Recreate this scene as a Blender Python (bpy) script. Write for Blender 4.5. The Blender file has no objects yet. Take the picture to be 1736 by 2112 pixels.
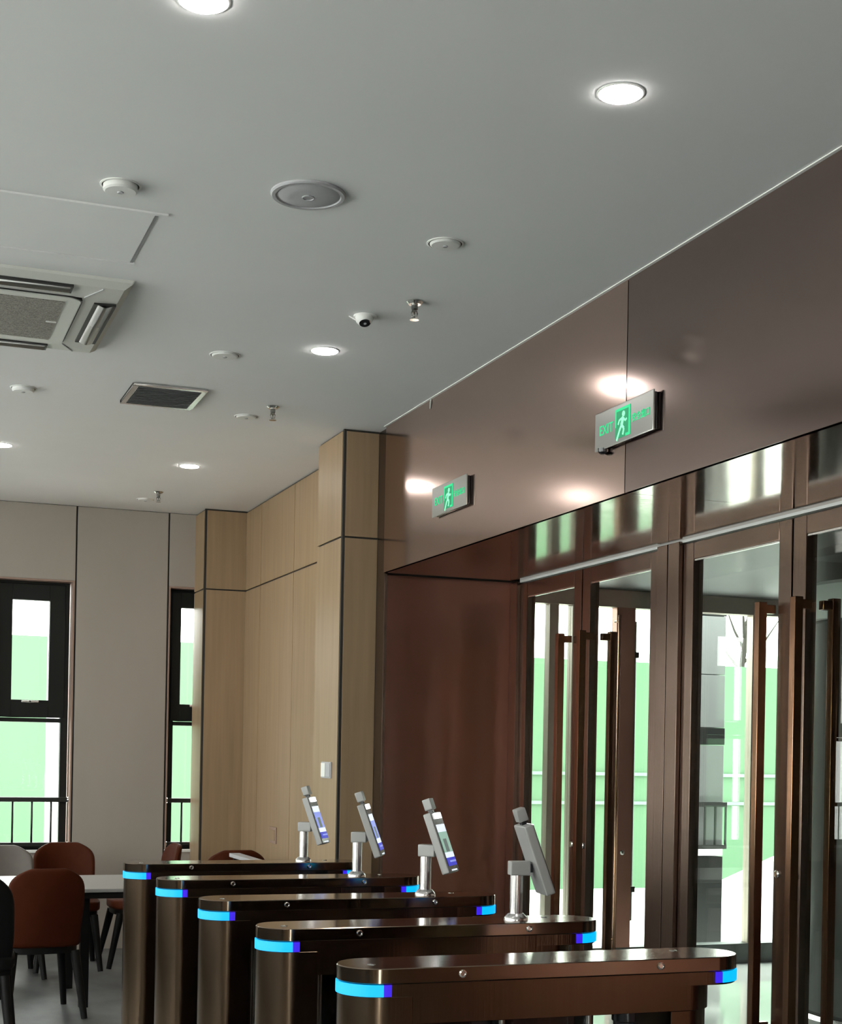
import bpy, bmesh, math, random
from mathutils import Vector, Matrix
random.seed(7)
scn = bpy.context.scene
C = scn.collection
R = math.radians

# ------------------------------------------------------------------ camera
cam_d = bpy.data.cameras.new('camera')
cam = bpy.data.objects.new('camera', cam_d)
C.objects.link(cam)
cam.location = (0, 0, 1.47)
cam.rotation_euler = (Matrix.Rotation(-0.3575, 3, 'Z') @ Matrix.Rotation(R(90), 3, 'X') @ Matrix.Rotation(0.0186, 3, 'Z')).to_euler()
cam_d.sensor_fit = 'AUTO'
cam_d.sensor_width = 36
cam_d.lens = 3043.16 / 2112 * 36
cam_d.shift_y = (1551.5 - 1056) / 2112
cam_d.clip_start = 0.05
scn.camera = cam

# ------------------------------------------------------------------ world, exposure
world = bpy.data.worlds.new('overcast_sky')
scn.world = world
world.use_nodes = True
bg = world.node_tree.nodes['Background']
bg.inputs[0].default_value = (1.0, 0.985, 0.965, 1)
bg.inputs[1].default_value = 12.4
LAMP = 75.0            # radiance of a lit downlight
scn.view_settings.view_transform = 'Standard'
scn.view_settings.look = 'None'
scn.view_settings.exposure = 0.0
scn.view_settings.gamma = 1.0
scn.view_settings.use_curve_mapping = False
scn.cycles.transparent_max_bounces = 24
scn.cycles.max_bounces = 10
scn.cycles.caustics_reflective = False
scn.cycles.caustics_refractive = False
scn.cycles.sample_clamp_indirect = 6.0

# ------------------------------------------------------------------ materials
MATS = {}
def new_mat(name):
    m = bpy.data.materials.new(name); m.use_nodes = True
    MATS[name] = m
    return m, m.node_tree, m.node_tree.nodes['Principled BSDF']
def mat(name, col, rough=.5, metal=0., spec=.5, noise=None, bump=None, rvar=None, aniso=0., coat=0.):
    """noise=(scale xyz, amount, detail)  bump=(scale xyz, strength)  rvar=(scale xyz, amount)"""
    m, nt, b = new_mat(name)
    b.inputs['Base Color'].default_value = (*col, 1)
    b.inputs['Roughness'].default_value = rough
    b.inputs['Metallic'].default_value = metal
    b.inputs['Specular IOR Level'].default_value = spec
    b.inputs['Coat Weight'].default_value = coat; b.inputs['Coat Roughness'].default_value = .12
    if aniso: b.inputs['Anisotropic'].default_value = aniso
    tc = nt.nodes.new('ShaderNodeTexCoord')
    def ntex(scale, detail=4):
        mp = nt.nodes.new('ShaderNodeMapping'); mp.inputs['Scale'].default_value = scale
        nt.links.new(tc.outputs['Object'], mp.inputs['Vector'])
        n = nt.nodes.new('ShaderNodeTexNoise'); n.inputs['Scale'].default_value = 1; n.inputs['Detail'].default_value = detail
        nt.links.new(mp.outputs[0], n.inputs['Vector'])
        return n
    if noise:
        n = ntex(noise[0], noise[2] if len(noise) > 2 else 4)
        cr = nt.nodes.new('ShaderNodeValToRGB')
        a = noise[1]
        cr.color_ramp.elements[0].position = .3; cr.color_ramp.elements[1].position = .7
        cr.color_ramp.elements[0].color = (*[c * (1 - a) for c in col], 1)
        cr.color_ramp.elements[1].color = (*[min(1, c * (1 + a)) for c in col], 1)
        nt.links.new(n.outputs['Fac'], cr.inputs[0]); nt.links.new(cr.outputs[0], b.inputs['Base Color'])
    if bump:
        n = ntex(bump[0])
        bp = nt.nodes.new('ShaderNodeBump'); bp.inputs['Strength'].default_value = bump[1]; bp.inputs['Distance'].default_value = .01
        nt.links.new(n.outputs['Fac'], bp.inputs['Height']); nt.links.new(bp.outputs[0], b.inputs['Normal'])
    if rvar:
        n = ntex(rvar[0])
        mr = nt.nodes.new('ShaderNodeMapRange')
        mr.inputs['To Min'].default_value = rough - rvar[1]; mr.inputs['To Max'].default_value = rough + rvar[1]
        nt.links.new(n.outputs['Fac'], mr.inputs[0]); nt.links.new(mr.outputs[0], b.inputs['Roughness'])
    return m
def emis(name, col, strength):
    m, nt, b = new_mat(name)
    b.inputs['Base Color'].default_value = (*[c * .3 for c in col], 1)
    b.inputs['Emission Color'].default_value = (*col, 1)
    b.inputs['Emission Strength'].default_value = strength
    return m
def glass(name, tint, rough=0.0, ior=1.5):
    m = bpy.data.materials.new(name); m.use_nodes = True; MATS[name] = m
    nt = m.node_tree
    for n in list(nt.nodes): nt.nodes.remove(n)
    out = nt.nodes.new('ShaderNodeOutputMaterial'); mix = nt.nodes.new('ShaderNodeMixShader')
    tr = nt.nodes.new('ShaderNodeBsdfTransparent'); gl = nt.nodes.new('ShaderNodeBsdfGlossy'); lw = nt.nodes.new('ShaderNodeLayerWeight')
    tr.inputs[0].default_value = (*tint, 1); gl.inputs['Roughness'].default_value = rough; lw.inputs[0].default_value = .5
    # Schlick reflectance: the same from both sides of a thin pane
    pw = nt.nodes.new('ShaderNodeMath'); pw.operation = 'POWER'; pw.inputs[1].default_value = 5
    fr = nt.nodes.new('ShaderNodeMapRange'); f0 = ((ior - 1) / (ior + 1)) ** 2; fr.inputs['To Min'].default_value = f0; fr.inputs['To Max'].default_value = .5
    nt.links.new(lw.outputs['Facing'], pw.inputs[0]); nt.links.new(pw.outputs[0], fr.inputs[0])
    nt.links.new(fr.outputs[0], mix.inputs[0]); nt.links.new(tr.outputs[0], mix.inputs[1]); nt.links.new(gl.outputs[0], mix.inputs[2])
    nt.links.new(mix.outputs[0], out.inputs[0])
    return m

mat('ceiling_paint', (.90, .90, .90), .9, spec=.2, noise=((1.2, 1.2, 1.2), .02), bump=((60, 60, 60), .02))
mat('white_plastic', (.86, .86, .84), .45)
mat('grey_plastic', (.42, .42, .44), .55)
mat('speaker_mesh', (.47, .47, .49), .7, bump=((900, 900, 900), .3))
mat('ac_plastic', (.66, .66, .62), .45)
mat('ac_grille', (.24, .22, .20), .55, noise=((160, 160, 160), .55, 2), bump=((260, 260, 260), .7))
mat('dark_slot', (.015, .015, .015), .6)
mat('vent_metal', (.21, .215, .215), .5, metal=.2)
mat('wall_panel', (.34, .300, .268), .65, spec=.3, noise=((3, 3, 1), .03))
mat('far_wall_paint', (.82, .81, .79), .8)
mat('wood_veneer', (.30, .205, .122), .42, spec=.4, noise=((26, 26, 1.3), .10, 6), rvar=((8, 8, 1), .05))
mat('dark_veneer', (.05, .038, .03), .5, noise=((26, 26, 1.3), .15, 6))
mat('dark_joint', (.02, .017, .014), .7)
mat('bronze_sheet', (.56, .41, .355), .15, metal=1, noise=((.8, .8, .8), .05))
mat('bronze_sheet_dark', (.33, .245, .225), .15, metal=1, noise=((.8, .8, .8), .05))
mat('bronze_polish', (.50, .42, .375), .10, metal=1, noise=((1.5, 1.5, 1.5), .08), bump=((2.2, 2.2, 2.2), .12))
mat('bronze_jamb', (.30, .145, .112), .36, metal=1, coat=.2, noise=((.7, .7, .5), .12), bump=((60, 60, 1.2), .05))
mat('bronze_frame', (.19, .135, .11), .26, metal=1, noise=((3, 3, .6), .08), bump=((90, 90, 2), .04))
mat('bronze_handle', (.26, .14, .085), .2, metal=1, bump=((120, 120, 2), .04))
mat('turnstile_bronze', (.16, .112, .076), .21, metal=1, noise=((40, 40, 2), .05), bump=((160, 160, 3), .03))
mat('turnstile_lid', (.30, .235, .18), .12, metal=1, bump=((3, 90, 3), .02))
mat('silver', (.70, .68, .68), .25, metal=1)
mat('chrome', (.72, .72, .70), .12, metal=1)
mat('dark_chrome', (.25, .25, .24), .25, metal=1)
mat('terminal_shell', (.30, .295, .29), .42, metal=.2)
mat('terminal_black', (.015, .015, .018), .2)
mat('black_frame', (.007, .008, .007), .5, spec=.25)
mat('rail_black', (.012, .013, .012), .35)
mat('reveal_brown', (.30, .20, .16), .6)
mat('sill_white', (.8, .8, .78), .4)
mat('orange_leather', (.056, .0112, .0034), .6, spec=.10, noise=((14, 14, 14), .10), bump=((120, 120, 120), .06))
mat('grey_leather', (.13, .112, .10), .55, noise=((14, 14, 14), .08), bump=((120, 120, 120), .06))
mat('black_leather', (.005, .0055, .006), .7, spec=.2)
mat('black_wood', (.005, .005, .005), .5, spec=.2)
mat('table_white', (.36, .355, .345), .28)
mat('table_edge', (.005, .005, .005), .6, spec=.2)
mat('floor_stone', (.14, .145, .145), .40, noise=((3.2, 1.5, 3), .62, 9), rvar=((4, 4, 4), .08))
mat('lobby_tile', (.80, .80, .78), .07, spec=.6, noise=((1, 1, 1), .04))
mat('kerb_stone', (.05, .06, .055), .35)
mat('dark_ceiling', (.016, .017, .016), .5)
mat('concrete', (.78, .78, .76), .85, noise=((.6, .6, .6), .05))
mat('outer_dark', (.07, .07, .068), .3)
mat('outer_post', (.40, .33, .28), .35, metal=.5)
mat('hoarding_green', (.054, .120, .061), .7, noise=((1.2, 1, .25), .05))
mat('hoarding_rail', (.12, .195, .14), .6)
mat('cladding_white', (.62, .62, .63), .4)
mat('cladding_grey', (.115, .115, .118), .4)
mat('cladding_black', (.004, .004, .004), .4, spec=.2)
mat('sign_plate', (.40, .40, .38), .30, metal=.85)
mat('branch', (.02, .016, .012), .8)
emis('lamp_glow', (1.0, .97, .93), LAMP)
emis('led_cyan', (.0, .42, 1.0), 1.25)
emis('led_blue', (.05, .018, .80), .9)
emis('sign_green', (.012, .62, .24), 1.0)
emis('sign_green_dark', (.005, .30, .12), .8)
emis('sign_pale', (.30, .90, .55), 1.0)
emis('screen_white', (.80, .86, .95), 1.0)
emis('screen_green', (.26, .42, .34), 1.0)
emis('screen_grey', (.10, .13, .12), 1.0)
emis('screen_blue', (.03, .03, .50), 1.0)
emis('screen_lilac', (.25, .30, .75), 1.0)
emis('fill_led', (1, 1, 1), 4.0)
glass('door_glass', (.90, .95, .92))
glass('side_glass', (.94, .97, .95))
glass('window_glass', (.95, .98, .96))
glass('smoked_acrylic', (.42, .45, .47))

# ------------------------------------------------------------------ mesh helpers
class MB:
    def __init__(s): s.v = []; s.f = []; s.sm = []
    def _add(s, vs, fs, smooth=False):
        o = len(s.v); s.v += [tuple(v) for v in vs]
        for f in fs: s.f.append([i + o for i in f]); s.sm.append(smooth)
        return s
    def box(s, x0, x1, y0, y1, z0, z1):
        vs = [(x, y, z) for z in (z0, z1) for y in (y0, y1) for x in (x0, x1)]
        return s._add(vs, [(0, 2, 3, 1), (4, 5, 7, 6), (0, 1, 5, 4), (2, 6, 7, 3), (0, 4, 6, 2), (1, 3, 7, 5)])
    def prism(s, pts, z0, z1, smooth=False):
        """polygon in xy (ccw) extruded in z"""
        n = len(pts)
        s._add([(x, y, z0) for x, y in pts] + [(x, y, z1) for x, y in pts],
               [(i, (i + 1) % n, (i + 1) % n + n, i + n) for i in range(n)], smooth)
        s._add([(x, y, z0) for x, y in pts], [list(range(n))[::-1]])
        return s._add([(x, y, z1) for x, y in pts], [list(range(n))])
    def lathe(s, prof, n=32, c=(0, 0, 0), smooth=True):
        """profile [(r,z)...] revolved about z"""
        vs = []; fs = []
        for r, z in prof:
            for k in range(n):
                a = 2 * math.pi * k / n
                vs.append((c[0] + r * math.cos(a), c[1] + r * math.sin(a), c[2] + z))
        for i in range(len(prof) - 1):
            for k in range(n):
                k2 = (k + 1) % n
                fs.append((i * n + k, i * n + k2, (i + 1) * n + k2, (i + 1) * n + k))
        s._add(vs, fs, smooth)
        for i, rev in ((0, True), (len(prof) - 1, False)):
            if prof[i][0] > 1e-6:
                ring = [vs[i * n + k] for k in range(n)]
                idx = list(range(n))
                s._add(ring, [idx[::-1] if rev else idx])
        return s
    def tube(s, path, r, n=10, caps=True):
        P = [Vector(p) for p in path]; rs = r if isinstance(r, (list, tuple)) else [r] * len(P)
        vs = []; fs = []
        up = Vector((0, 0, 1))
        for i, p in enumerate(P):
            d = (P[min(i + 1, len(P) - 1)] - P[max(i - 1, 0)]).normalized()
            a = d.cross(up)
            if a.length < 1e-3: a = d.cross(Vector((0, 1, 0)))
            a.normalize(); b = d.cross(a)
            for k in range(n):
                t = 2 * math.pi * k / n
                vs.append(p + (a * math.cos(t) + b * math.sin(t)) * rs[i])
        for i in range(len(P) - 1):
            for k in range(n):
                k2 = (k + 1) % n
                fs.append((i * n + k, i * n + k2, (i + 1) * n + k2, (i + 1) * n + k))
        s._add(vs, fs, True)
        if caps:
            s._add(vs[:n], [list(range(n))]); s._add(vs[-n:], [list(range(n))[::-1]])
        return s
    def quadbar(s, a, b, w, h=None):
        """square bar from a to b"""
        a, b = Vector(a), Vector(b); h = h or w
        d = (b - a).normalized(); u = d.cross(Vector((0, 0, 1)))
        if u.length < 1e-3: u = Vector((1, 0, 0))
        u.normalize(); v = d.cross(u)
        vs = [p + u * sx * w / 2 + v * sy * h / 2 for p in (a, b) for sx, sy in ((-1, -1), (1, -1), (1, 1), (-1, 1))]
        return s._add(vs, [(0, 1, 2, 3), (7, 6, 5, 4), (0, 4, 5, 1), (1, 5, 6, 2), (2, 6, 7, 3), (3, 7, 4, 0)])
    def xf(s, M):
        s.v = [tuple(M @ Vector(v)) for v in s.v]; return s
    def mesh(s, name, m, bevel=0, segs=2):
        me = bpy.data.meshes.new(name)
        me.from_pydata(s.v, [], s.f)
        me.polygons.foreach_set('use_smooth', s.sm)
        bm = bmesh.new(); bm.from_mesh(me)
        bmesh.ops.remove_doubles(bm, verts=bm.verts, dist=1e-6)
        bmesh.ops.recalc_face_normals(bm, faces=bm.faces)
        if bevel:
            es = [e for e in bm.edges if len(e.link_faces) == 2 and e.calc_face_angle(0) > R(50)]
            r = bmesh.ops.bevel(bm, geom=es, offset=bevel, segments=segs, affect='EDGES', profile=.6)
            for f in r['faces']: f.smooth = True
        for e in bm.edges:
            if len(e.link_faces) == 2 and e.calc_face_angle(0) > R(35): e.smooth = False
        bm.to_mesh(me); bm.free()
        me.materials.append(MATS[m])
        return me
    def obj(s, name, m, parent=None, bevel=0, segs=2):
        return link(name, s.mesh(name, m, bevel, segs), parent)
def link(name, me, parent=None):
    o = bpy.data.objects.new(name, me); C.objects.link(o)
    if parent: o.parent = parent
    return o
def tag(o, label=None, cat=None, group=None, kind=None):
    if label: o['label'] = label
    if cat: o['category'] = cat
    if group: o['group'] = group
    if kind: o['kind'] = kind
    return o
def empty(name, loc=(0, 0, 0), rz=0):
    o = bpy.data.objects.new(name, None); C.objects.link(o)
    o.location = loc; o.rotation_euler = (0, 0, rz); o.empty_display_size = .1
    return o
def struct(o, label, cat):
    return tag(o, label, cat, kind='structure')
def copy_tree(o, parent=None):
    kids = list(o.children)
    c = o.copy(); C.objects.link(c); c.parent = parent
    for k in kids: copy_tree(k, c)
    return c
def stadium(L, W, n=14, x0=None, x1=None):
    """ccw outline of a stadium along x"""
    r = W / 2; a = (-L / 2 if x0 is None else x0); b = (L / 2 if x1 is None else x1)
    pts = []
    for k in range(n + 1):
        t = -math.pi / 2 + math.pi * k / n
        pts.append((b - r + r * math.cos(t), r * math.sin(t)))
    for k in range(n + 1):
        t = math.pi / 2 + math.pi * k / n
        pts.append((a + r + r * math.cos(t), r * math.sin(t)))
    return pts

# ================================================================== SETTING
CZ = 3.2            # ceiling height
XW = 2.543          # room face of the bronze header and wood wall
YB = 10.84          # room face of the window wall
ZH = 2.422          # underside of header
XD = 3.355          # door plane
XL, YF = -3.0, -2.6 # left wall, wall behind the camera
YJ = 7.50           # far jamb of the entrance recess

struct(MB().box(XL, XD, YF, YB + .2, -.12, 0).obj('floor', 'floor_stone'), 'grey mottled stone floor of the lobby room', 'floor')
struct(MB().box(XL - .2, XD + .1, YF - .2, YB + .2, CZ, CZ + .15).obj('ceiling', 'ceiling_paint'), 'plain off-white painted flat ceiling', 'ceiling')
# left wall (out of frame): row of tall windows added to light the room from the side
lw_ = MB(); LWIN = [(y, y + 1.45) for y in (-1.6, .4, 2.4, 4.4, 6.4, 8.4)]
yy = YF - .2
for a, b in LWIN + [(YB + .2, None)]:
    lw_.box(XL - .2, XL, yy, a, 0, CZ)
    if b: lw_.box(XL - .2, XL, a, b, 0, 1.05).box(XL - .2, XL, a, b, 2.95, CZ); yy = b
wall_left = struct(lw_.obj('wall_left', 'dark_veneer'), 'dark veneered side wall with added tall windows, left of the frame', 'wall')
for k_, (a, b) in enumerate(LWIN):
    wl = struct(empty('window_%d' % (5 + k_)), 'added tall side window out of frame on the left wall, number %d from the viewer' % (k_ + 1), 'window')
    f_ = MB().box(XL - .12, XL - .06, a, a + .05, 1.05, 2.95).box(XL - .12, XL - .06, b - .05, b, 1.05, 2.95).box(XL - .12, XL - .06, a + .05, b - .05, 1.05, 1.10).box(XL - .12, XL - .06, a + .05, b - .05, 2.90, 2.95)
    f_.obj('frame', 'black_frame', wl)
    MB().box(XL - .095, XL - .088, a + .05, b - .05, 1.10, 2.90).obj('pane', 'window_glass', wl)
struct(MB().box(XL, .05, YF - .2, YF, 0, CZ).box(.65, XD, YF - .2, YF, 0, CZ).box(.05, .65, YF - .2, YF, 2.5, CZ).obj('wall_front', 'wood_veneer'), 'wood veneered wall behind the viewer', 'wall')

sl_ = struct(empty('window_11'), 'added narrow full height sidelight window behind the viewer, out of frame', 'window')  # added opening, gives the turnstile columns a bright streak to reflect
MB().box(.05, .09, YF - .12, YF - .06, 0, 2.5).box(.61, .65, YF - .12, YF - .06, 0, 2.5).box(.09, .61, YF - .12, YF - .06, 2.45, 2.5).obj('frame', 'black_frame', sl_)
MB().box(.09, .61, YF - .095, YF - .088, 0, 2.45).obj('pane', 'window_glass', sl_)

# ---- window wall with two openings, plus two added out of frame
W1 = (.77, 1.366); W2 = (2.045, 2.581); W3 = (-.44, .096); W4 = (-1.71, -1.174); WZ0, WZ1 = .72, 2.66
wb = MB()
yb0, yb1 = YB + .012, YB + .30
wb.box(XL, W4[0], yb0, yb1, 0, CZ).box(W4[1], W3[0], yb0, yb1, 0, CZ).box(W3[1], W1[0], yb0, yb1, 0, CZ)
wb.box(W1[1], W2[0], yb0, yb1, 0, CZ)
wb.box(W2[1], XD + .2, yb0, yb1, 0, CZ)
for a, b in (W1, W2, W3, W4):
    wb.box(a, b, yb0, yb1, WZ1, CZ); wb.box(a, b, yb0, yb1, 0, WZ0)
wall_back = struct(wb.obj('wall_back', 'dark_joint'), 'pale panelled window wall with dark vertical joints', 'wall')
def panel(parent, m, *b, bevel=.002):
    return MB().box(*b).obj('panel', m, parent, bevel=bevel)
g = .006
for a, b in ((XL, W4[0]), (W4[1], W3[0]), (W3[1], W1[0]), (W1[1], W2[0])):
    panel(wall_back, 'wall_panel', a + 2 * g, b - 2 * g, YB, yb0, 0, CZ - .004)
for a, b in (W1, W2, W3, W4):
    panel(wall_back, 'wall_panel', a, b, YB, yb0, WZ1, CZ - .004)
    panel(wall_back, 'wall_panel', a, b, YB, yb0, 0, WZ0 - .005)

def window(n, x0, x1, label, gl=.112):
    root = struct(empty('window_%d' % n), label, 'window')
    YFm = YB + .10                                  # face of the frame
    # reveal lining
    rv = MB().box(x0 + .001, x0 + .012, YB, yb1, WZ0, WZ1).box(x1 - .012, x1 - .001, YB, yb1, WZ0, WZ1).box(x0 + .012, x1 - .012, YB, yb1, WZ1 - .012, WZ1 - .001)
    rv.obj('reveal', 'reveal_brown', root)
    MB().box(x0, x1, YB - .015, YFm, WZ0 - .02, WZ0).obj('sill', 'sill_white', root, bevel=.003)
    a, b = x0 + .014, x1 - .022
    f = MB()
    f.box(a, a + .05, YFm, YFm + .07, WZ0, WZ1 - .012).box(b - .05, b, YFm, YFm + .07, WZ0, WZ1 - .012)
    f.box(a + .05, b - .05, YFm, YFm + .07, WZ0, WZ0 + .04).box(a + .05, b - .05, YFm, YFm + .07, WZ1 - .06, WZ1 - .012)
    f.box(a + .05, b - .05, YFm, YFm + .07, 1.635, 1.665)
    f.obj('frame', 'black_frame', root, bevel=.003)
    gx0, gx1 = x0 + gl, x1 - .163
    s = MB()
    ys0, ys1 = YFm - .012, YFm + .04
    s.box(a + .03, gx0, ys0, ys1, 1.67, 2.63).box(gx1, b - .03, ys0, ys1, 1.67, 2.63)
    s.box(gx0, gx1, ys0, ys1, 1.67, 1.795).box(gx0, gx1, ys0, ys1, 2.512, 2.63)
    sash = s.obj('sash', 'black_frame', root, bevel=.004)
    MB().box(gx0 - .005, gx1 + .005, YFm + .015, YFm + .021, 1.79, 2.517).obj('pane', 'window_glass', sash)
    h = MB().box((gx0 + gx1) / 2 - .06, (gx0 + gx1) / 2 + .06, ys0 - .022, ys0 - .012, 1.775, 1.79).box((gx0 + gx1) / 2 - .008, (gx0 + gx1) / 2 + .008, ys0 - .022, ys0, 1.772, 1.79)
    h.obj('handle', 'silver', sash, bevel=.002)
    MB().box(a + .05, b - .05, YFm + .03, YFm + .036, WZ0 + .04, 1.635).obj('lower_pane', 'window_glass', root)
    yr = YB + .05
    r = MB().box(x0 + .012, x1 - .012, yr - .014, yr + .014, 1.062, 1.096).box(x0 + .012, x1 - .012, yr - .012, yr + .012, .745, .772)
    rail = r.obj('guard_rail', 'rail_black', root, bevel=.004)
    for k in range(4):
        xx = x1 - .135 - .134 * k
        if xx > x0 + .03:
            MB().tube([(xx, yr, .772), (xx, yr, 1.062)], .0075, 8).obj('baluster', 'rail_black', rail)
    for xx, sg in ((x0 + .012, 1), (x1 - .012, -1)):
        for zz, rr in ((1.079, .026), (.758, .022)):
            MB().lathe([(rr, 0), (rr, .006), (rr * .8, .012)], 18).xf(Matrix.Translation((xx, yr, zz)) @ Matrix.Rotation(R(90 * sg), 4, 'Y')).obj('rail_flange', 'chrome', rail)
    return root
window(1, *W1, 'tall black framed window at the left edge beside the orange chairs', .172)
window(2, *W2, 'narrow looking black framed window half hidden by the wooden corner pillar')

window(3, *W3, 'added tall black framed window out of frame, next along the window wall')  # unseen pair, put in to bring more daylight to the ceiling
window(4, *W4, 'added tall black framed window out of frame, last along the window wall')

# ---- wood wall and two wood pillars
XP, YP0, YP1 = 2.353, 7.573, 8.04
XQ, YQ0 = 2.235, 10.522
ww = struct(MB().box(XW + .012, XD, YP0 + .02, YB + .2, 0, CZ).obj('wall_right', 'dark_joint'), 'light wood veneer panelled wall with dark joints', 'wall')
ZJ = 2.62; gj = .005
def two_high(parent, m, x0, x1, y0, y1):
    for z0, z1 in ((0, ZJ - gj), (ZJ + gj, CZ - .012)):
        MB().box(x0, x1, y0, y1, z0, z1).obj('panel', m, parent, bevel=.0015)
ys = [YP1 + .002, 8.33, 9.217, 10.085, YQ0 + .0]
for a, b in zip(ys[:-1], ys[1:]):
    two_high(ww, 'wood_veneer', XW, XW + .012, a + .0045, b - .0045)
def pillar(name, x0, y0, y1, label):
    core = struct(MB().box(x0 + .012, XW + .02, y0 + .012, y1, 0, CZ).obj(name, 'dark_joint'), label, 'pillar')
    two_high(core, 'wood_veneer', x0 + .018, XW + .012, y0, y0 + .0118)
    two_high(core, 'wood_veneer', x0, x0 + .0118, y0 + .018, y1)
    MB().box(x0 + .003, x0 + .0175, y0 + .003, y0 + .0175, 0, CZ - .002).obj('corner_trim', 'dark_joint', core)
    return core
pillar('trim_1', XP, YP0, YP1, 'square wood veneered pillar next to the bronze entrance')
pillar('trim_2', XQ, YQ0, YB + .012, 'square wood veneered pillar in the corner by the narrow window')

# ---- bronze header over the entrance
hd = struct(MB().box(XW + .02, XD + .08, YF, YP0, ZH + .02, CZ).obj('wall_entrance', 'dark_joint'), 'bronze metal clad header above the glass entrance doors', 'wall')
seams = [7.43, 4.752, 2.05, -.6, YF]
def sheet(name, y0, y1, z0, z1, m_, sag=0.0):
    """thin bronze sheet on the header, its long edges bowed very slightly"""
    n = 24; vs = []; fs = []
    for i in range(n + 1):
        t = i / n; y = y0 + (y1 - y0) * t
        e = sag * (math.exp(-t / .05) + math.exp(-(1 - t) / .05))
        for x in (XW - e, XW + .018):
            for z in (z0, z1): vs.append((x, y, z))
    for i in range(n):
        a = i * 4; b = a + 4
        fs += [(a, a + 1, b + 1, b), (a + 2, b + 2, b + 3, a + 3), (a, b, b + 2, a + 2), (a + 1, a + 3, b + 3, b + 1)]
    fs += [(0, 2, 3, 1), (n * 4, n * 4 + 1, n * 4 + 3, n * 4 + 2)]
    m = MB(); m._add(vs, fs, True)
    return m.obj(name, m_, hd)
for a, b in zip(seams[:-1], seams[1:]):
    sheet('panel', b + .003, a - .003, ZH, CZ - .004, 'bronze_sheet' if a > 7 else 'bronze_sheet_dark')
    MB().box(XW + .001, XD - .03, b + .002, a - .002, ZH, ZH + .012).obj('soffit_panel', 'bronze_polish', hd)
MB().box(XW - .012, XW + .02, YF, 7.43, CZ - .004, CZ - .0005).obj('ceiling_trim', 'white_plastic', hd)
# far jamb: edge strip and the big bronze return panel
jb = struct(MB().box(XW + .03, XD + .1, YJ + .012, YP0 + .02, 0, CZ).obj('wall_jamb', 'dark_joint'), 'dark bronze side return of the entrance recess', 'wall')
MB().box(XW + .012, XW + .03, 7.445, YP0 - .003, 0, CZ - .004).obj('edge_strip', 'bronze_frame', jb, bevel=.003)
MB().box(XW + .032, XD - .03, YJ, YJ + .012, 0, ZH - .002).obj('panel', 'bronze_jamb', jb)
struct(MB().box(XW + .02, XD + .08, YF, 2.2, 0, ZH + .02).obj('wall_entrance_side', 'bronze_jamb'), 'bronze wall closing the entrance out of frame', 'wall')

# ---- inner entrance doors
ZT = ZH - .006
def frame_post(parent, y0, y1, x0=XD - .045, x1=XD + .045, z0=0, z1=ZT, nm='post'):
    return MB().box(x0, x1, y0, y1, z0, z1).obj(nm, 'bronze_frame', parent, bevel=.003)
fr = struct(empty('trim_3'), 'bronze door frame posts of the glass entrance', 'door frame')
frame_post(fr, 7.40, YJ - .002)
frame_post(fr, 5.775, 5.868); frame_post(fr, 5.672, 5.770)
frame_post(fr, 3.93, 4.03); frame_post(fr, 3.83, 3.925)
frame_post(fr, 2.2, 2.29)
MB().box(XD - .03, XD + .03, 2.2, 7.40, ZT - .006, ZT + .006).obj('head_strip', 'sill_white', fr)
def leaf(n, y0, y1, pull_at, label):
    root = struct(empty('door_%d' % n), label, 'door')
    x0, x1 = XD - .025, XD + .025; st = .085; z0, z1 = .012, ZT - .012
    for a, b in ((y0, y0 + st), (y1 - st, y1)):
        MB().box(x0, x1, a, b, z0, z1).obj('stile', 'bronze_frame', root, bevel=.003)
    MB().box(x0, x1, y0 + st, y1 - st, z1 - .075, z1).obj('top_rail', 'bronze_frame', root, bevel=.003)
    MB().box(x0, x1, y0 + st, y1 - st, z0, z0 + .11).obj('bottom_rail', 'bronze_frame', root, bevel=.003)
    b = MB().box(x0 + .004, x0 + .016, y0 + st, y1 - st, z1 - .082, z1 - .0755)
    b.obj('glazing_bead', 'silver', root)
    MB().box(XD - .005, XD + .005, y0 + st - .01, y1 - st + .01, z0 + .10, z1 - .07).obj('pane', 'door_glass', root)
    yp = y0 + .115 if pull_at == 'low' else y1 - .115
    for sx in (-1, 1):
        xb = XD + sx * .085
        m = MB().box(xb - .018, xb + .018, yp - .018, yp + .018, .35, 2.085)
        for zz in (.40, 2.04):
            m.box(min(xb, XD + sx * .025), max(xb, XD + sx * .025), yp - .016, yp + .016, zz, zz + .035)
        m.obj('pull_handle', 'bronze_handle', root, bevel=.003)
    MB().lathe([(.016, 0), (.016, .006), (.010, .010)], 18).xf(Matrix.Translation((x0, yp + (-.06 if pull_at == 'low' else .06), 1.02)) @ Matrix.Rotation(R(-90), 4, 'Y')).obj('lock', 'chrome', root)
    return root
leaf(1, 6.655, 7.397, 'low', 'bronze framed glass door leaf furthest away, next to the dark jamb')
leaf(2, 5.872, 6.645, 'high', 'second bronze framed glass door leaf from the dark jamb')
leaf(3, 4.855, 5.668, 'low', 'third bronze framed glass door leaf from the jamb, near the banded pier')
leaf(4, 4.035, 4.845, 'high', 'bronze framed glass door leaf at the right edge of the photo')
leaf(5, 3.115, 3.825, 'low', 'bronze framed glass door leaf out of frame, beside the rightmost visible one')
leaf(6, 2.295, 3.105, 'high', 'bronze framed glass door leaf out of frame, closest to the viewer')

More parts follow.
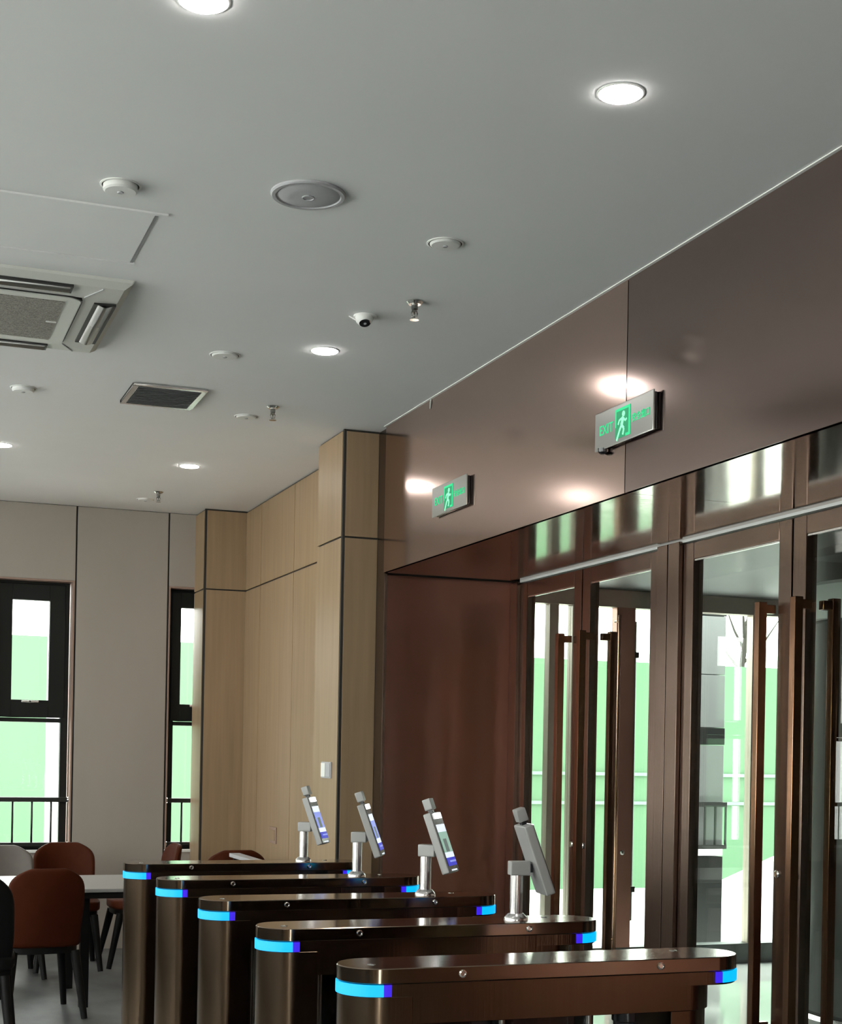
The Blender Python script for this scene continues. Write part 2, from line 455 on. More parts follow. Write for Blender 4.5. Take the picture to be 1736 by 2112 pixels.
# ---- glazed lobby behind the doors
YS = 9.15; XO = 8.4
struct(MB().box(XD, XO + .2, -1.0, YS + .1, -.12, -.001).obj('floor_lobby', 'lobby_tile'), 'glossy pale tiled floor of the glazed entrance lobby', 'floor')
struct(MB().box(XD + .1, XO + .2, -1.0, YS + .15, 2.62, 2.75).obj('ceiling_lobby', 'dark_ceiling'), 'dark ceiling of the glazed entrance lobby', 'ceiling')
sw = struct(empty('wall_glazed'), 'glazed side wall of the entrance lobby with slim posts', 'glass wall')
def gpost(x0, x1, nm='post', z0=.14, z1=2.5, m='outer_post', y0=YS - .03, y1=YS + .05):
    return MB().box(x0, x1, y0, y1, z0, z1).obj(nm, m, sw, bevel=.003)
MB().box(3.6, XO, YS - .04, YS + .08, 0, .14).obj('kerb', 'kerb_stone', sw, bevel=.004)
MB().box(3.45, XO, YS - .04, YS + .06, 2.5, 2.62).obj('head_rail', 'outer_post', sw, bevel=.003)
MB().box(3.46, 3.6, YS - .04, YS + .06, 0, 2.5).obj('post', 'bronze_frame', sw, bevel=.003)
gx = [3.6, 4.327, 4.395, 4.50, 4.527, 5.142, 5.215, 5.94, 6.015, 6.455, 6.535, 7.35, 7.42, XO]
for a, b in ((4.327, 4.395), (4.50, 4.527), (5.142, 5.215), (5.94, 6.015), (6.455, 6.535), (7.35, 7.42)): gpost(a, b)
for a, b in ((3.6, 4.327), (4.395, 4.50), (4.527, 4.83), (4.975, 5.142), (5.215, 5.94), (6.015, 6.455), (6.535, 7.35), (7.42, XO)):
    MB().box(a, b, YS + .005, YS + .013, .14, 2.5).obj('pane', 'side_glass', sw)
ds = gpost(4.83, 4.975, 'door_stile', .14, 2.5, 'bronze_jamb', YS - .05, YS + .03)
MB().lathe([(.017, 0), (.017, .006), (.008, .012)], 18).xf(Matrix.Translation((4.90, YS - .05, .80)) @ Matrix.Rotation(R(90), 4, 'X')).obj('lock', 'chrome', ds)
m = MB().tube([(4.825, YS - .10, .12), (4.825, YS - .10, 2.44)], .011, 10).tube([(4.825, YS - .10, 2.40), (4.825, YS - .03, 2.40)], .008, 8).tube([(4.825, YS - .10, .2), (4.825, YS - .03, .2)], .008, 8)
m.obj('pull_handle', 'bronze_handle', ds)
m = MB().tube([(5.045, YS + .09, .31), (5.045, YS + .09, 2.42)], .016, 10)
for zz in (.536, 2.18): m.box(4.96, 5.045, YS + .02, YS + .10, zz - .02, zz + .02)
m.obj('pull_handle', 'rail_black', ds)
struct(MB().box(XO, XO + .2, -1.0, YS + .1, 0, 2.62).obj('wall_outer', 'outer_dark'), 'dark solid outer wall of the entrance lobby', 'wall')
struct(MB().box(XD + .1, XO + .2, -1.2, -1.0, 0, 2.62).obj('wall_lobby_end', 'outer_dark'), 'dark end wall of the entrance lobby out of frame', 'wall')

dd = tag(empty('door_drum', (5.42, 6.62, 0)), 'dark rounded drum of the lobby door at the right edge of the photo', 'door drum')
MB().lathe([(.64, .10), (.66, .12), (.66, 2.20), (.64, 2.22), (0, 2.22)], 48).obj('drum', 'outer_dark', dd)
MB().lathe([(.68, 0), (.68, .08), (.66, .10), (0, .10)], 48).obj('plinth', 'silver', dd)
MB().lathe([(.70, 2.22), (.70, 2.40), (.68, 2.42), (0, 2.42)], 48).obj('canopy', 'sill_white', dd)
MB().lathe([(.60, 2.42), (.60, 2.62), (0, 2.62)], 48).obj('ceiling_collar', 'outer_dark', dd)

# ---- outdoors
struct(MB().box(-12, 40, YB + .3, 40, -.75, -.55).obj('ground', 'concrete'), 'bright pale concrete pavement outside', 'ground')
struct(MB().box(XL - .2, XO + .2, -12, YF - .2, -.75, -.55).obj('ground_rear', 'concrete'), 'pale concrete pavement behind the viewer, out of frame', 'ground')
struct(MB().box(-14, XL - .2, -12, YB + .3, -.75, -.55).obj('ground_side', 'concrete'), 'pale concrete pavement along the left side, out of frame', 'ground')
struct(MB().box(XO + .2, 40, -30, YB + .3, -.75, -.55).obj('ground_forecourt', 'concrete'), 'pale concrete forecourt out of frame', 'ground')
struct(MB().box(XD + .2, XO + .2, YS + .1, YB + .3, -.75, -.55).obj('ground_strip', 'concrete'), 'pale concrete strip beside the glazed lobby', 'ground')
hr = tag(empty('site_hoarding', (0, 20, -.55)), 'tall green construction hoarding seen through windows and doors', 'hoarding')
x = -6.0
k = 0
while x < 24:
    dy = .03 if k % 2 else 0
    MB().box(x + .004, x + 1.196, dy, dy + .05, 0, 3.46).obj('panel', 'hoarding_green', hr)
    x += 1.2; k += 1
for zz in (1.28, 1.72):
    MB().box(7.5, 24, -.04, 0, zz, zz + .05).obj('rail', 'hoarding_rail', hr)
tag(MB().box(1.537, 1.650, 14, 14.12, -.55, 3.4).obj('outdoor_post', 'cladding_white', bevel=.004), 'white post standing outside the left window', 'post')
# pier with banded cladding
pr_ = tag(empty('banded_pier', (6.655, YB + .15, -.55)), 'pale grey clad pier with black bands and a dark base outside the doors', 'pier')
def pb(nm, z0, z1, m, d=0): return MB().box(-.145 + d, .145 - d, -.15 + d, .15 - d, z0 + .55, z1 + .55).obj(nm, m, pr_, bevel=.003)
pb('base', -.55, .632, 'cladding_black'); pb('ledge', .64, .70, 'sill_white')
pb('panel', .70, 1.575, 'cladding_grey', .004); pb('band', 1.58, 1.722, 'cladding_black')
pb('panel', 1.726, 2.17, 'cladding_grey', .004); pb('panel', 2.176, 2.668, 'cladding_grey', .004)
pb('band', 2.672, 2.80, 'cladding_black'); pb('panel', 2.804, 3.3, 'cladding_grey', .004)
rl = MB().box(-.16, .15, -.20, -.17, 1.055 + .55, 1.095 + .55).obj('railing', 'rail_black', pr_)
MB().box(-.16, .15, -.20, -.17, .70 + .55, .735 + .55).obj('bottom_rail', 'rail_black', rl)
for xx in (-.155, -.055, .045, .145):
    MB().box(xx - .007, xx + .007, -.192, -.178, .735 + .55, 1.055 + .55).obj('baluster', 'rail_black', rl)
# white sloping ramp wall
rw = MB()
rw._add([(8.0, 13, -.55), (9.4, 13, -.55), (9.4, 13, .66), (8.0, 13, .12), (8.0, 13.15, -.55), (9.4, 13.15, -.55), (9.4, 13.15, .66), (8.0, 13.15, .12)],
        [(0, 1, 2, 3), (7, 6, 5, 4), (0, 4, 5, 1), (1, 5, 6, 2), (2, 6, 7, 3), (3, 7, 4, 0)])
tag(rw.obj('ramp_wall', 'cladding_white'), 'low white sloping ramp wall outside beyond the doors', 'wall')

tr_ = tag(empty('bare_tree', (14.3, 22.3, -.55)), 'bare tree rising behind the green hoarding outside', 'tree')
tk = MB().tube([(0, 0, 0), (.05, 0, 2.0), (.0, .05, 3.4), (.15, 0, 4.6), (.2, 0, 5.8)], [.10, .08, .06, .04, .015], 8).obj('trunk', 'branch', tr_)
for i in range(14):
    z = 2.6 + i * .22; a = i * 2.4; L_ = .9 - .035 * i
    p1 = (.06 + L_ * .5 * math.cos(a), L_ * .3 * math.sin(a), z + .35); p2 = (.06 + L_ * math.cos(a), L_ * .6 * math.sin(a), z + .85)
    MB().tube([(.06, .02, z), p1, p2], [.03, .02, .006], 6).obj('branch', 'branch', tk)

# ================================================================== CEILING FITTINGS
def downlight(x, y, lit, label, r=.057, drop=.004):
    root = empty('downlight' if lit else 'ceiling_disc', (x, y, CZ))
    tag(root, label, 'ceiling light' if lit else 'ceiling fitting', 'round downlights in the ceiling' if lit else 'unlit round white discs in the ceiling')
    MB().lathe([(r + .006, 0), (r + .006, -.002), (r + .001, -.0035), (r, -.002), (r, 0)], 40).obj('trim_ring', 'white_plastic', root)
    if lit:
        MB().lathe([(r, -.001), (r * .99, -.004), (r * .95, -.0058), (0, -.0062)], 40).obj('diffuser', 'lamp_glow', root)
    else:
        MB().lathe([(r - .004, -.001), (r - .004, -drop), (r - .01, -drop - .005), (.012, -drop - .006), (0, -drop - .006)], 40).obj('cover', 'white_plastic', root)
        MB().lathe([(r + .003, 0), (r + .003, -.0015), (r - .006, -.0015), (r - .006, 0)], 40).obj('gap', 'dark_joint', root)
        MB().lathe([(.010, -drop - .006), (.008, -drop - .009), (0, -drop - .009)], 16).obj('button', 'grey_plastic', root)
    return root
downlight(.693, 3.384, True, 'lit round downlight cut off by the top edge of the photo')
downlight(1.806, 3.437, True, 'largest lit round downlight, at upper right above the bronze wall')
downlight(1.814, 6.137, True, 'lit round downlight in mid ceiling beside the small dome camera')
downlight(1.808, 8.989, True, 'lit round downlight near the wooden corner pillar and window wall')
downlight(.682, 8.835, True, 'lit round downlight cut off at the left edge of the photo')
for x, y in ((-.43, 3.4), (-.43, 8.85), (-1.55, 6.1), (-1.55, 1.0), (.69, .7), (1.81, .72), (-1.55, 8.85), (1.81, -1.8), (-.43, -1.8)):  # unseen downlights, added to raise the room light
    downlight(x, y, True, 'added lit round downlight out of frame, extending the ceiling grid')
downlight(.694, 4.595, False, 'unlit raised white disc above the ceiling access hatch', drop=.016)
downlight(1.801, 4.678, False, 'faint flush white disc right of the large round speaker')
downlight(1.432, 6.388, False, 'white ringed disc between the air conditioner and the middle downlight', r=.062)
downlight(.667, 7.386, False, 'raised white disc at the left edge, left of the slatted vent', drop=.014)
downlight(1.805, 7.522, False, 'white disc beside the second sprinkler, right of the slatted vent')
downlight(1.774, 10.339, False, 'small white disc beside the furthest sprinkler, by the window wall')

sp = tag(empty('ceiling_speaker', (1.248, 4.434, CZ)), 'large round grey ceiling speaker with a small central badge', 'speaker')
MB().lathe([(.117, 0), (.117, -.005), (.113, -.009), (.102, -.009), (.100, -.005)], 48).obj('rim', 'grey_plastic', sp)
MB().lathe([(.101, -.003), (.09, -.008), (.05, -.011), (0, -.012)], 48).obj('grille', 'speaker_mesh', sp)
MB().lathe([(.020, -.010), (.020, -.0135), (.017, -.0145), (.016, -.0125), (0, -.0125)], 24).obj('badge', 'grey_plastic', sp)

# small dome camera
dc = tag(empty('dome_camera', (1.815, 5.585, CZ)), 'small white dome camera with a black lens face on the ceiling', 'camera')
MB().lathe([(.047, 0), (.047, -.006), (.042, -.011), (0, -.011)], 32).obj('base', 'white_plastic', dc)
body = MB().lathe([(.036, 0), (.035, -.012), (.028, -.026), (.024, -.030)], 32)
Mt = Matrix.Translation((-.008, -.012, -.008)) @ Matrix.Rotation(R(-24), 4, 'X')
body.xf(Mt).obj('housing', 'white_plastic', dc)
lens = MB().lathe([(.0235, -.0298), (.021, -.0325), (0, -.033)], 28).xf(Mt).obj('lens_face', 'terminal_black', dc)
MB().lathe([(.006, -.0325), (.005, -.0345), (0, -.0345)], 16).xf(Mt).obj('lens', 'grey_plastic', lens)
MB().quadbar((-.062, .012, -.006), (-.030, -.014, -.030), .012, .004).obj('bracket', 'white_plastic', dc)

def sprinkler(x, y, label):
    s = tag(empty('sprinkler', (x, y, CZ)), label, 'sprinkler', 'ceiling sprinklers')
    MB().lathe([(.033, 0), (.033, -.003), (.024, -.012), (.016, -.012), (.014, -.006)], 28).obj('escutcheon', 'chrome', s)
    MB().lathe([(.013, -.006), (.013, -.030), (.009, -.034), (.009, -.042)], 16).obj('body', 'dark_chrome', s)
    m = MB()
    for sg in (-1, 1): m.tube([(sg * .008, 0, -.034), (sg * .012, 0, -.046), (sg * .010, 0, -.058), (0, 0, -.068)], .0026, 6)
    m.obj('frame_arms', 'dark_chrome', s)
    MB().tube([(0, 0, -.042), (0, 0, -.062)], .0028, 8).obj('bulb', 'dark_chrome', s)
    MB().lathe([(.004, -.066), (.017, -.068), (.018, -.071), (0, -.071)], 20).obj('deflector', 'chrome', s)
sprinkler(1.93, 5.328, 'nearest chrome sprinkler, to the right of the dome camera')
sprinkler(1.874, 7.241, 'chrome sprinkler in front of the wooden pillar, right of the slatted vent')
sprinkler(1.80, 9.985, 'furthest chrome sprinkler, close to the window wall')

# slatted vent
vt = tag(empty('air_vent', (1.322, 7.25, CZ)), 'square dark slatted air vent with a pale frame in the ceiling', 'vent')
m = MB()
hx, hy, wf = .178, .215, .028
m.box(-hx, hx, -hy, -hy + wf, -.012, 0).box(-hx, hx, hy - wf, hy, -.012, 0).box(-hx, -hx + wf, -hy + wf, hy - wf, -.012, 0).box(hx - wf, hx, -hy + wf, hy - wf, -.012, 0)
m.obj('frame', 'silver', vt, bevel=.003)
MB().box(-hx + wf, hx - wf, -hy + wf, hy - wf, -.002, 0).obj('backing', 'dark_slot', vt)
sl = MB().box(-hx + wf, hx - wf, -.009, .009, -.0015, .0015).xf(Matrix.Rotation(R(38), 4, 'X')).mesh('slat', 'vent_metal')
for i in range(12):
    o = link('slat', sl, vt); o.location = (0, -hy + wf + .016 + i * .0297, -.009)

# access hatch
hc = tag(empty('access_hatch', (.588, 5.052, CZ)), 'square ceiling access hatch with grey seam next to the air conditioner', 'hatch')
MB().box(-.262, .262, -.262, .262, -.0015, 0).obj('seam', 'grey_plastic', hc)
MB().box(-.25, .25, -.25, .25, -.004, -.0015).obj('lid', 'ceiling_paint', hc)
for a in ((-.268, .29, -.272, -.256), (-.268, .268, .256, .266)):
    MB().box(a[0], a[1], a[2], a[3], -.006, 0).obj('edge_bead', 'ceiling_paint', hc)

# cassette air conditioner
ac = tag(empty('cassette_air_conditioner', (.39, 6.02, CZ)), 'square white cassette air conditioner with a mesh grille at left', 'air conditioner')
hs = .505
def fr4(m, o, i, z0, z1):
    m.box(-o, o, -o, -i, z0, z1).box(-o, o, i, o, z0, z1).box(-o, -i, -i, i, z0, z1).box(i, o, -i, i, z0, z1)
    return m
top = MB()
prof = [(.505, 0), (.500, -.010), (.470, -.030), (.335, -.036)]
vs = []; fs = []
for d, z in prof:
    for sx, sy in ((-1, -1), (1, -1), (1, 1), (-1, 1)): vs.append((sx * d, sy * d, z))
for i in range(3):
    for k2 in range(4):
        fs.append((i * 4 + k2, i * 4 + (k2 + 1) % 4, i * 4 + 4 + (k2 + 1) % 4, i * 4 + 4 + k2))
top._add(vs, fs)
top.obj('panel', 'ac_plastic', ac, bevel=.006, segs=3)
rad = []
for cx, cy, a0 in ((1, -1, -90), (1, 1, 0), (-1, 1, 90), (-1, -1, 180)):
    for t in range(7):
        a = R(a0 + 15 * t); rad.append((cx * .29 + .05 * math.cos(a), cy * .29 + .05 * math.sin(a)))
MB().prism(rad, -.040, -.030).obj('grille_seam', 'dark_slot', ac)
gp = MB().prism([(px * .985, py * .985) for px, py in rad], -.044, -.034).obj('grille_panel', 'ac_plastic', ac, bevel=.002)
MB().box(-.275, .275, -.285, .270, -.0465, -.043).obj('mesh', 'ac_grille', gp)
MB().box(.235, .275, -.01, .004, -.049, -.0465).obj('latch', 'white_plastic', gp)
for ang in (0, 90, 180, 270):
    Mz = Matrix.Rotation(R(ang), 4, 'Z')
    lv = MB().box(.385, .468, -.285, .285, -.040, -.030).xf(Mz).obj('outlet_slot', 'dark_slot', ac)
    fl = MB()
    n = 6
    for i in range(n):
        t0, t1 = i / n, (i + 1) / n
        xa, xb = .400 + .056 * t0, .400 + .056 * t1
        za, zb = -.040 - .010 * math.sin(math.pi * t0), -.040 - .010 * math.sin(math.pi * t1)
        fl._add([(xa, -.275, za), (xb, -.275, zb), (xb, .275, zb), (xa, .275, za), (xa, -.275, za + .003), (xb, -.275, zb + .003), (xb, .275, zb + .003), (xa, .275, za + .003)],
                [(0, 1, 2, 3), (7, 6, 5, 4), (0, 4, 5, 1), (2, 6, 7, 3), (1, 5, 6, 2), (3, 7, 4, 0)], True)
    fl.xf(Mz).obj('louvre', 'white_plastic', lv)
for sx, sy in ((1, -1), (1, 1)):
    MB().quadbar((sx * .34, sy * .345, -.037), (sx * .395, sy * .46, -.033), .004, .004).obj('corner_seam', 'grey_plastic', ac)

# ================================================================== EXIT SIGNS, SMALL WALL THINGS
def text_mesh(body, m, size, extr=.0008):
    cu = bpy.data.curves.new('txt', 'FONT'); cu.body = body; cu.size = size; cu.extrude = extr; cu.align_x = 'CENTER'; cu.align_y = 'CENTER'
    ob = bpy.data.objects.new('txt', cu); C.objects.link(ob)
    dg = bpy.context.evaluated_depsgraph_get(); dg.update()
    me = bpy.data.meshes.new_from_object(ob.evaluated_get(dg))
    bpy.data.objects.remove(ob); bpy.data.curves.remove(cu)
    me.materials.clear(); me.materials.append(MATS[m])
    return me
def exit_sign(yc, zc, label, lamp):
    # local frame: +x out of the wall towards the room is -X world; sign width along -Y world
    s = tag(empty('exit_sign', (XW, yc, zc)), label, 'exit sign', 'green exit signs on the bronze header')
    w, h = .44, .142
    MB().box(-.015, 0, -w / 2 + .006, w / 2 - .006, -h / 2 + .006, h / 2 - .006).obj('box', 'terminal_black', s, bevel=.004)
    pl = MB().box(-.021, -.015, -w / 2, w / 2, -h / 2, h / 2).obj('face_plate', 'sign_plate', s, bevel=.003)
    # face basis: u = -Y (to the viewer's right), v = Z
    B = Matrix(((0, 0, -1, -.0212), (-1, 0, 0, 0), (0, 1, 0, 0), (0, 0, 0, 1)))
    def face(mb, nm, m): return mb.xf(B).obj(nm, m, pl)
    # door pictogram, slightly left of centre
    dw, dh = .056, .108
    face(MB().box(-dw, dw, -dh / 2, dh / 2, 0, .0008), 'pictogram_field', 'sign_green_dark')
    fm = MB().box(-dw, dw, dh / 2 - .010, dh / 2, 0, .0016).box(dw - .012, dw, -dh / 2, dh / 2 - .010, 0, .0016).box(-dw, -dw + .008, -.012, dh / 2 - .010, 0, .0016).box(dw - .034, dw - .012, -dh / 2, -dh / 2 + .010, 0, .0016)
    face(fm, 'pictogram_door', 'sign_green')
    man = MB()
    man.lathe([(.0105, .0008), (.0105, .0022)], 16, c=(.006, .029, 0))
    def limb(a, b, t): 
        d = Vector((b[0] - a[0], b[1] - a[1])); n = Vector((-d.y, d.x)).normalized() * t / 2
        man.prism([(a[0] - n.x, a[1] - n.y), (b[0] - n.x, b[1] - n.y), (b[0] + n.x, b[1] + n.y), (a[0] + n.x, a[1] + n.y)], .0008, .0022)
    limb((.004, .018), (-.008, -.010), .017)
    limb((-.002, .016), (-.026, .010), .007); limb((-.026, .010), (-.034, -.004), .007)
    limb((.004, .014), (.020, .002), .007); limb((.020, .002), (.030, .008), .007)
    limb((-.008, -.010), (-.022, -.026), .010); limb((-.022, -.026), (-.044, -.060), .009)
    limb((-.006, -.010), (.010, -.024), .010); limb((.010, -.024), (.002, -.046), .009)
    face(man, 'running_figure', 'sign_pale')
    Mt = Matrix.Translation((-.128, .0, .0)); 
    for body, dx, size, m in (('EXIT', -.128, .052, 'sign_green'), ('安全出口', .132, .033, 'sign_green')):
        me = text_mesh(body, m, size)
        me.transform(B @ Matrix.Translation((dx, -.002, .0008)))
        link('lettering', me, pl)
    if lamp:
        MB().lathe([(.022, 0), (.020, -.014), (.010, -.022), (0, -.022)], 20, c=(-.012, w / 2 - .055, -h / 2 + .006)).obj('test_knob', 'terminal_black', s)
    return s
exit_sign(4.735, 2.674, 'larger lit green exit sign on the bronze header across the seam', True)
exit_sign(6.445, 2.672, 'smaller lit green exit sign further along the bronze header', False)

tag(MB().tube([(XW - .004, 6.751, CZ), (XW - .006, 6.752, CZ - .02), (XW - .003, 6.760, CZ - .048)], .003, 8).obj('cable_end', 'white_plastic'), 'short white cable end hanging from the ceiling edge', 'cable')

sx_ = tag(empty('light_switch', (XP, 7.762, 1.363)), 'white double light switch plate on the wooden pillar', 'light switch')
MB().box(-.010, 0, -.088, .088, -.045, .045).obj('plate', 'grey_plastic', sx_, bevel=.003)
for s_, m_ in ((1, 'sill_white'), (-1, 'grey_plastic')):
    MB().box(-.014, -.010, s_ * .043 - .038, s_ * .043 + .038, -.038, .038).obj('rocker', m_, sx_, bevel=.002)
so_ = tag(empty('wall_socket', (XW, 9.6, .897)), 'brown socket plate low on the wood veneer wall', 'socket')
MB().box(-.008, 0, -.086, .086, -.055, .055).obj('plate', 'reveal_brown', so_, bevel=.003)
MB().box(-.011, -.008, -.065, .065, -.035, .035).obj('insert', 'wood_veneer', so_, bevel=.002)

# ================================================================== TURNSTILES
TL, TW = 1.0, .175
def ring_strip(cx, sgn, r0, r1, a_from, a_to, z0, z1, n=20):
    """part of a ring around (cx,0); sgn=-1 left end, +1 right end"""
    pts = []
    for k in range(n + 1):
        a = a_from + (a_to - a_from) * k / n
        pts.append((cx + sgn * r1 * math.cos(a), r1 * math.sin(a)))
    for k in range(n + 1):
        a = a_to + (a_from - a_to) * k / n
        pts.append((cx + sgn * r0 * math.cos(a), r0 * math.sin(a)))
    m = MB(); q = len(pts); h = n + 1
    vs = [(x, y, z0) for x, y in pts] + [(x, y, z1) for x, y in pts]
    fs = [(i, (i + 1) % q, (i + 1) % q + q, i + q) for i in range(q)]
    for k in range(n):
        fs.append((k, k + 1, q - 2 - k, q - 1 - k)); fs.append((q + k, q + q - 1 - k, q + q - 2 - k, q + k + 1))
    m._add(vs, fs, True)
    return m
def make_turnstile():
    t = empty('turnstile', (0, 0, 0))
    r = TW / 2
    MB().prism(stadium(TL, TW, 20), .966, 1.0, True).obj('lid', 'turnstile_lid', t, bevel=.002, segs=1)
    # body shell directly under the lid (beam)
    MB().prism(stadium(TL, TW - .006, 20, -TL / 2 + .003, TL / 2 - .078), .876, .9655, True).obj('beam', 'turnstile_bronze', t, bevel=.001, segs=1)
    MB().prism(stadium(TL, TW - .006, 20, TL / 2 - .3, TL / 2 - .003), .934, .9658, True).obj('end_cap', 'turnstile_bronze', t, bevel=.001, segs=1)
    # left column: half stadium with flat inner side
    pts = [(-TL / 2 + .145, r - .002)]
    for k in range(21):
        a = math.pi / 2 + math.pi * k / 20
        pts.append((-TL / 2 + r + (r - .002) * math.cos(a), (r - .002) * math.sin(a)))
    pts.append((-TL / 2 + .145, -r + .002))
    MB().prism(pts, 0, .938, True).obj('column', 'turnstile_bronze', t, bevel=.001, segs=1)
    pts = [(TL / 2 - .21, -r + .006)]
    for k in range(21):
        a = -math.pi / 2 + math.pi * k / 20
        pts.append((TL / 2 - .078 - r + (r - .006) * math.cos(a), (r - .006) * math.sin(a)))
    pts.append((TL / 2 - .21, r - .006))
    MB().prism(pts, 0, .8755, True).obj('column', 'turnstile_bronze', t, bevel=.001, segs=1)
    MB().box(-TL / 2 - .02, TL / 2 - .04, -r - .015, r + .015, 0, .012).obj('floor_plate', 'turnstile_bronze', t, bevel=.003)
    # infill between the columns: smoked panel and a hinge with a swing wing
    MB().box(-TL / 2 + .145, .10, -.006, .006, .06, .876).obj('side_panel', 'smoked_acrylic', t)
    for xx in (-TL / 2 + .165, -.12, .10):
        MB().tube([(xx, -.03, .012), (xx, -.03, .876)], .012, 12).obj('rod', 'dark_chrome', t)
    hg = MB().tube([(.215, 0, .012), (.215, 0, .876)], .030, 18).obj('hinge_post', 'terminal_black', t)
    MB().lathe([(.034, 0), (.034, -.03), (.028, -.036), (0, -.036)], 18, c=(.215, 0, .876)).obj('hinge_cap', 'terminal_black', hg)
    for cx, sg in ((-TL / 2 + r, -1), (TL / 2 - r, 1)):
        MB().box(0, 0, 0, 0, 0, 0)
        ls = ring_strip(cx, sg, r - .006, r + .0015, -R(83), R(83), .939, .9645).obj('light_strip', 'led_cyan', t)
        e = ring_strip(cx, sg, r - .006, r + .001, -R(95), -R(83), .939, .9645, 5)
        e.obj('strip_end', 'led_blue', ls)
        e = ring_strip(cx, sg, r - .006, r + .001, R(83), R(95), .939, .9645, 5)
        e.obj('strip_end', 'led_blue', ls)
    for xx in (-.24, .257):
        for sg in (-1, 1):
            MB().lathe([(.009, 0), (.009, .003), (.006, .004), (.005, .001), (0, .001)], 18).xf(Matrix.Translation((xx, sg * r, .984)) @ Matrix.Rotation(R(-90 * sg), 4, 'X')).obj('lock', 'chrome', t)
    MB().lathe([(.010, 0), (.008, .0015), (0, .002)], 16, c=(-.43, -.02, 1.0)).obj('stud', 'chrome', t)
    MB().lathe([(.010, 0), (.008, .0015), (0, .002)], 16, c=(.36, .035, 1.0)).obj('stud', 'chrome', t)
    return t
TX = 1.473; TY0, TP = 3.10, .7314
t_labels = ['nearest bronze turnstile with a blue light strip and a bare lid',
            'second nearest bronze turnstile, carrying the terminal seen from its grey back',
            'middle bronze turnstile of the five in the row',
            'second furthest bronze turnstile of the row of five',
            'furthest bronze turnstile of the row, closest to the tables']
proto = make_turnstile()
for i in range(5):
    t = proto if i == 0 else copy_tree(proto)
    t.location = (TX, TY0 + TP * i, 0)
    tag(t, t_labels[i], 'turnstile', 'row of bronze turnstiles')

# ---- face terminals
def terminal(i, phi, label, pic):
    base = (1.728, TY0 + TP * i, 1.0)
    t = tag(empty('face_terminal', base), label, 'face terminal', 'face recognition terminals on the turnstiles')
    MB().lathe([(.034, 0), (.034, .004), (.030, .010), (.024, .016), (.022, .018)], 28).obj('flange', 'silver', t)
    MB().tube([(0, 0, .012), (0, 0, .134)], .0185, 22).obj('pole', 'silver', t)
    Rz = Matrix.Rotation(-R(phi), 4, 'Z')
    hb = MB().box(-.022, .036, -.020, .020, .126, .166).xf(Rz).obj('bracket', 'terminal_shell', t, bevel=.004)
    MB().box(.020, .046, -.012, .012, .134, .158).xf(Rz).obj('joint', 'terminal_black', hb, bevel=.002)
    # tablet: x = normal, y = width, z = up ; leans back by 20 degrees
    T = Rz @ Matrix.Translation((.052, 0, .172)) @ Matrix.Rotation(R(-20), 4, 'Y')
    w, h, d = .055, .104, .014
    tb = MB().box(-d, d, -w, w, -h, h).xf(T).obj('tablet', 'terminal_shell', t, bevel=.006, segs=3)
    MB().box(d, d + .0015, -w + .004, w - .004, -h + .004, h - .004).xf(T).obj('front_glass', 'terminal_black', tb)
    f = d + .0018
    def scr(nm, m, y0, y1, z0, z1, lift=0): return MB().box(f, f + .0008 + lift, y0, y1, z0, z1).xf(T).obj(nm, m, tb)
    if pic:
        e = w - .009
        scr('fill_light', 'fill_led', -.032, .032, .080, .099, .004)
        scr('screen_header', 'screen_white', -e, e, .034, .060)
        scr('screen_image', 'screen_green' if pic == 2 else 'screen_lilac', -e, e, -.036, .034)
        scr('screen_figure', 'screen_grey', -.022, .014, -.034, .010, .0004)
        scr('screen_caption', 'screen_white', -e, e, -.054, -.036)
        scr('screen_footer', 'screen_blue', -e, e, -.082, -.054)
        scr('screen_line', 'screen_lilac', -.02, e, -.070, -.064, .0004)
        scr('bottom_light', 'screen_white', -.03, .03, -.099, -.094)
    # sensor module on top
    MB().box(-.006, .008, -.012, .012, h - .002, h + .010).xf(T).obj('neck', 'terminal_black', tb)
    sm = MB().box(-.013, .016, -.021, .021, h + .010, h + .048).xf(T).obj('sensor_head', 'terminal_shell', tb, bevel=.004)
    return t
terminal(4, 33, 'furthest face terminal with a lit screen, in front of the wood wall', 1)
terminal(3, 27, 'second furthest face terminal, in front of the wooden pillar edge', 1)
terminal(2, 38, 'face terminal with a green lit screen in front of the dark bronze jamb', 2)
terminal(1, 8, 'nearest face terminal, seen edge on in front of the glass doors', 1)

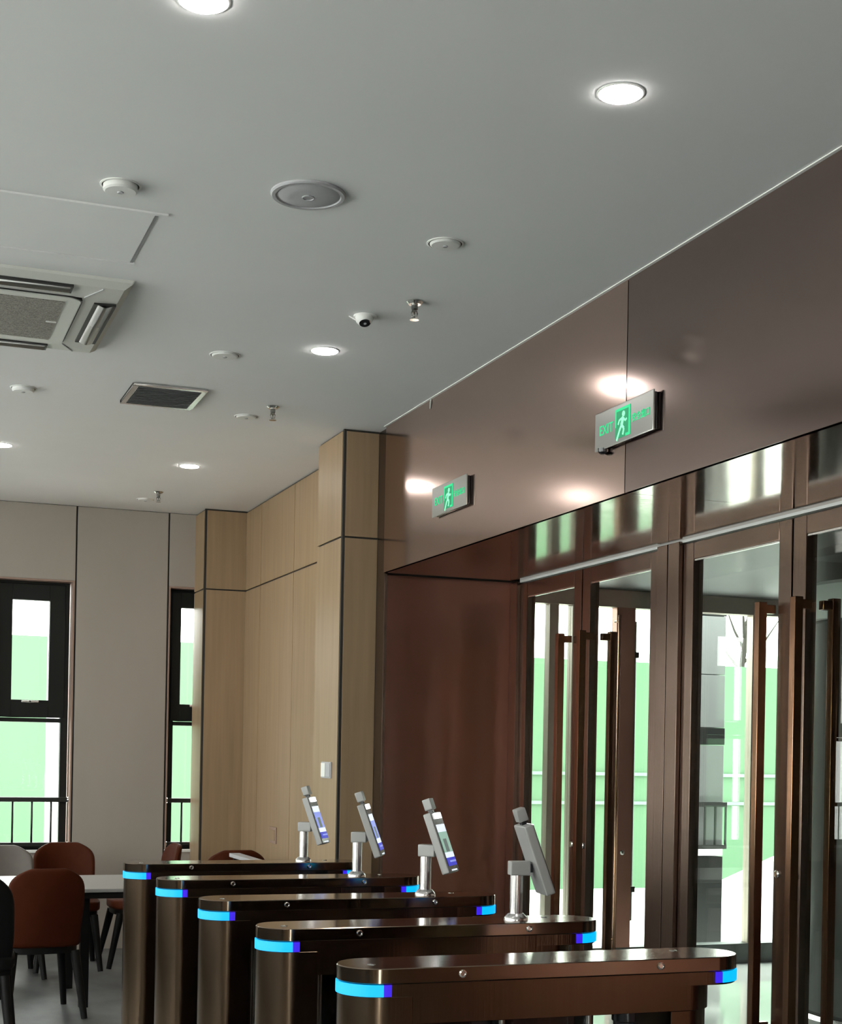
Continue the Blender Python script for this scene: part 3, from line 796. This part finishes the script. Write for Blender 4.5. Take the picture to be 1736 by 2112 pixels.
# ================================================================== FURNITURE
def chair_back_mesh(m, W=.205, H=.43, wrap=.05, name='backrest', rt=.30, pw=2.6):
    nu, nv = 14, 14
    vs = []; fs = []
    for j in range(nv + 1):
        v = j / nv
        if v > 1 - rt: hw = W * max(0, 1 - ((v - (1 - rt)) / rt) ** pw) ** (1 / pw)
        else: hw = W * (.88 + .12 * min(1, v / .5))
        hw = max(hw, W * .45)
        for i in range(nu + 1):
            u = -1 + 2 * i / nu
            vs.append((u * hw, wrap * (u * hw / W) ** 2 - .05 * v, v * H))
    for j in range(nv):
        for i in range(nu):
            a = j * (nu + 1) + i
            fs.append((a, a + 1, a + nu + 2, a + nu + 1))
    b = MB(); b._add(vs, fs, True)
    return b.mesh(name, m)
def make_chair(leather, seat_h=.45, back_h=.43, back_z=.385, wrap=.05):
    """shell chair facing +y, origin on the floor under the seat"""
    c = empty('shell_chair')
    o = link('backrest', chair_back_mesh(leather, H=back_h, wrap=wrap), c); o.location = (0, -.205, back_z)
    sm = o.modifiers.new('thick', 'SOLIDIFY'); sm.thickness = .035; sm.offset = 0
    sb = o.modifiers.new('soft', 'SUBSURF'); sb.levels = 1; sb.render_levels = 1
    pts = []
    for k in range(40):
        a = 2 * math.pi * k / 40
        ca, sa = math.cos(a), math.sin(a)
        pts.append((.215 * math.copysign(abs(ca) ** .6, ca), .215 * math.copysign(abs(sa) ** .6, sa)))
    MB().prism(pts, seat_h - .065, seat_h, True).obj('seat', leather, c, bevel=.018, segs=4)
    MB().prism([(x * .92, y * .92) for x, y in pts], seat_h - .10, seat_h - .065, True).obj('seat_base', 'black_wood', c)
    for sx in (-1, 1):
        for sy in (-1, 1):
            m = MB().tube([(sx * .165, sy * .165, seat_h - .09), (sx * .205, sy * .245, 0)], [.027, .017], 12)
            m.obj('leg', 'black_wood', c)
    return c
def place(c, x, y, deg, label):
    c.location = (x, y, 0); c.rotation_euler = (0, 0, R(deg))
    return tag(c, label, 'chair', 'shell chairs around the tables')
oc = make_chair('orange_leather')
gc = make_chair('grey_leather')
bc = make_chair('black_leather', back_h=.62, back_z=.24, wrap=.12)
place(oc, .88, 8.30, 6, 'nearest orange leather chair with its back turned, at the white table')
place(copy_tree(oc), 1.24, 10.0, 178, 'orange leather chair behind the white table, under the left window')
place(gc, .83, 9.72, 184, 'grey leather chair beside the orange one behind the white table')
place(copy_tree(oc), 1.74, 10.05, 92, 'orange chair seen from the side, below the narrow window')
place(copy_tree(oc), 2.24, 9.62, 2, 'orange chair back just showing above the furthest turnstile')
place(bc, .475, 7.50, -6, 'black chair cut off at the lower left edge of the photo')

tb = tag(empty('dining_table', (.85, 8.78, 0)), 'white topped table with a black edge between the orange chairs', 'table')
MB().box(-.95, .90, -.46, .46, .655, .675).obj('table_top', 'table_white', tb, bevel=.004)
MB().box(-.93, .88, -.445, .445, .620, .655).obj('apron', 'table_edge', tb, bevel=.003)
for sx in (-.86, .30):
    for sy in (-.34, .34):
        MB().box(sx - .025, sx + .025, sy - .025, sy + .025, 0, .62).obj('leg', 'black_wood', tb, bevel=.003)

ls = tag(empty('console_ledge', (2.21, 8.93, 0)), 'narrow grey ledge table in front of the wood wall', 'ledge')
MB().box(-.035, .035, -.38, .38, .775, .80).obj('top', 'grey_plastic', ls, bevel=.004)
for sy in (-.34, .34):
    MB().box(-.015, .015, sy - .015, sy + .015, 0, .775).obj('leg', 'black_wood', ls)
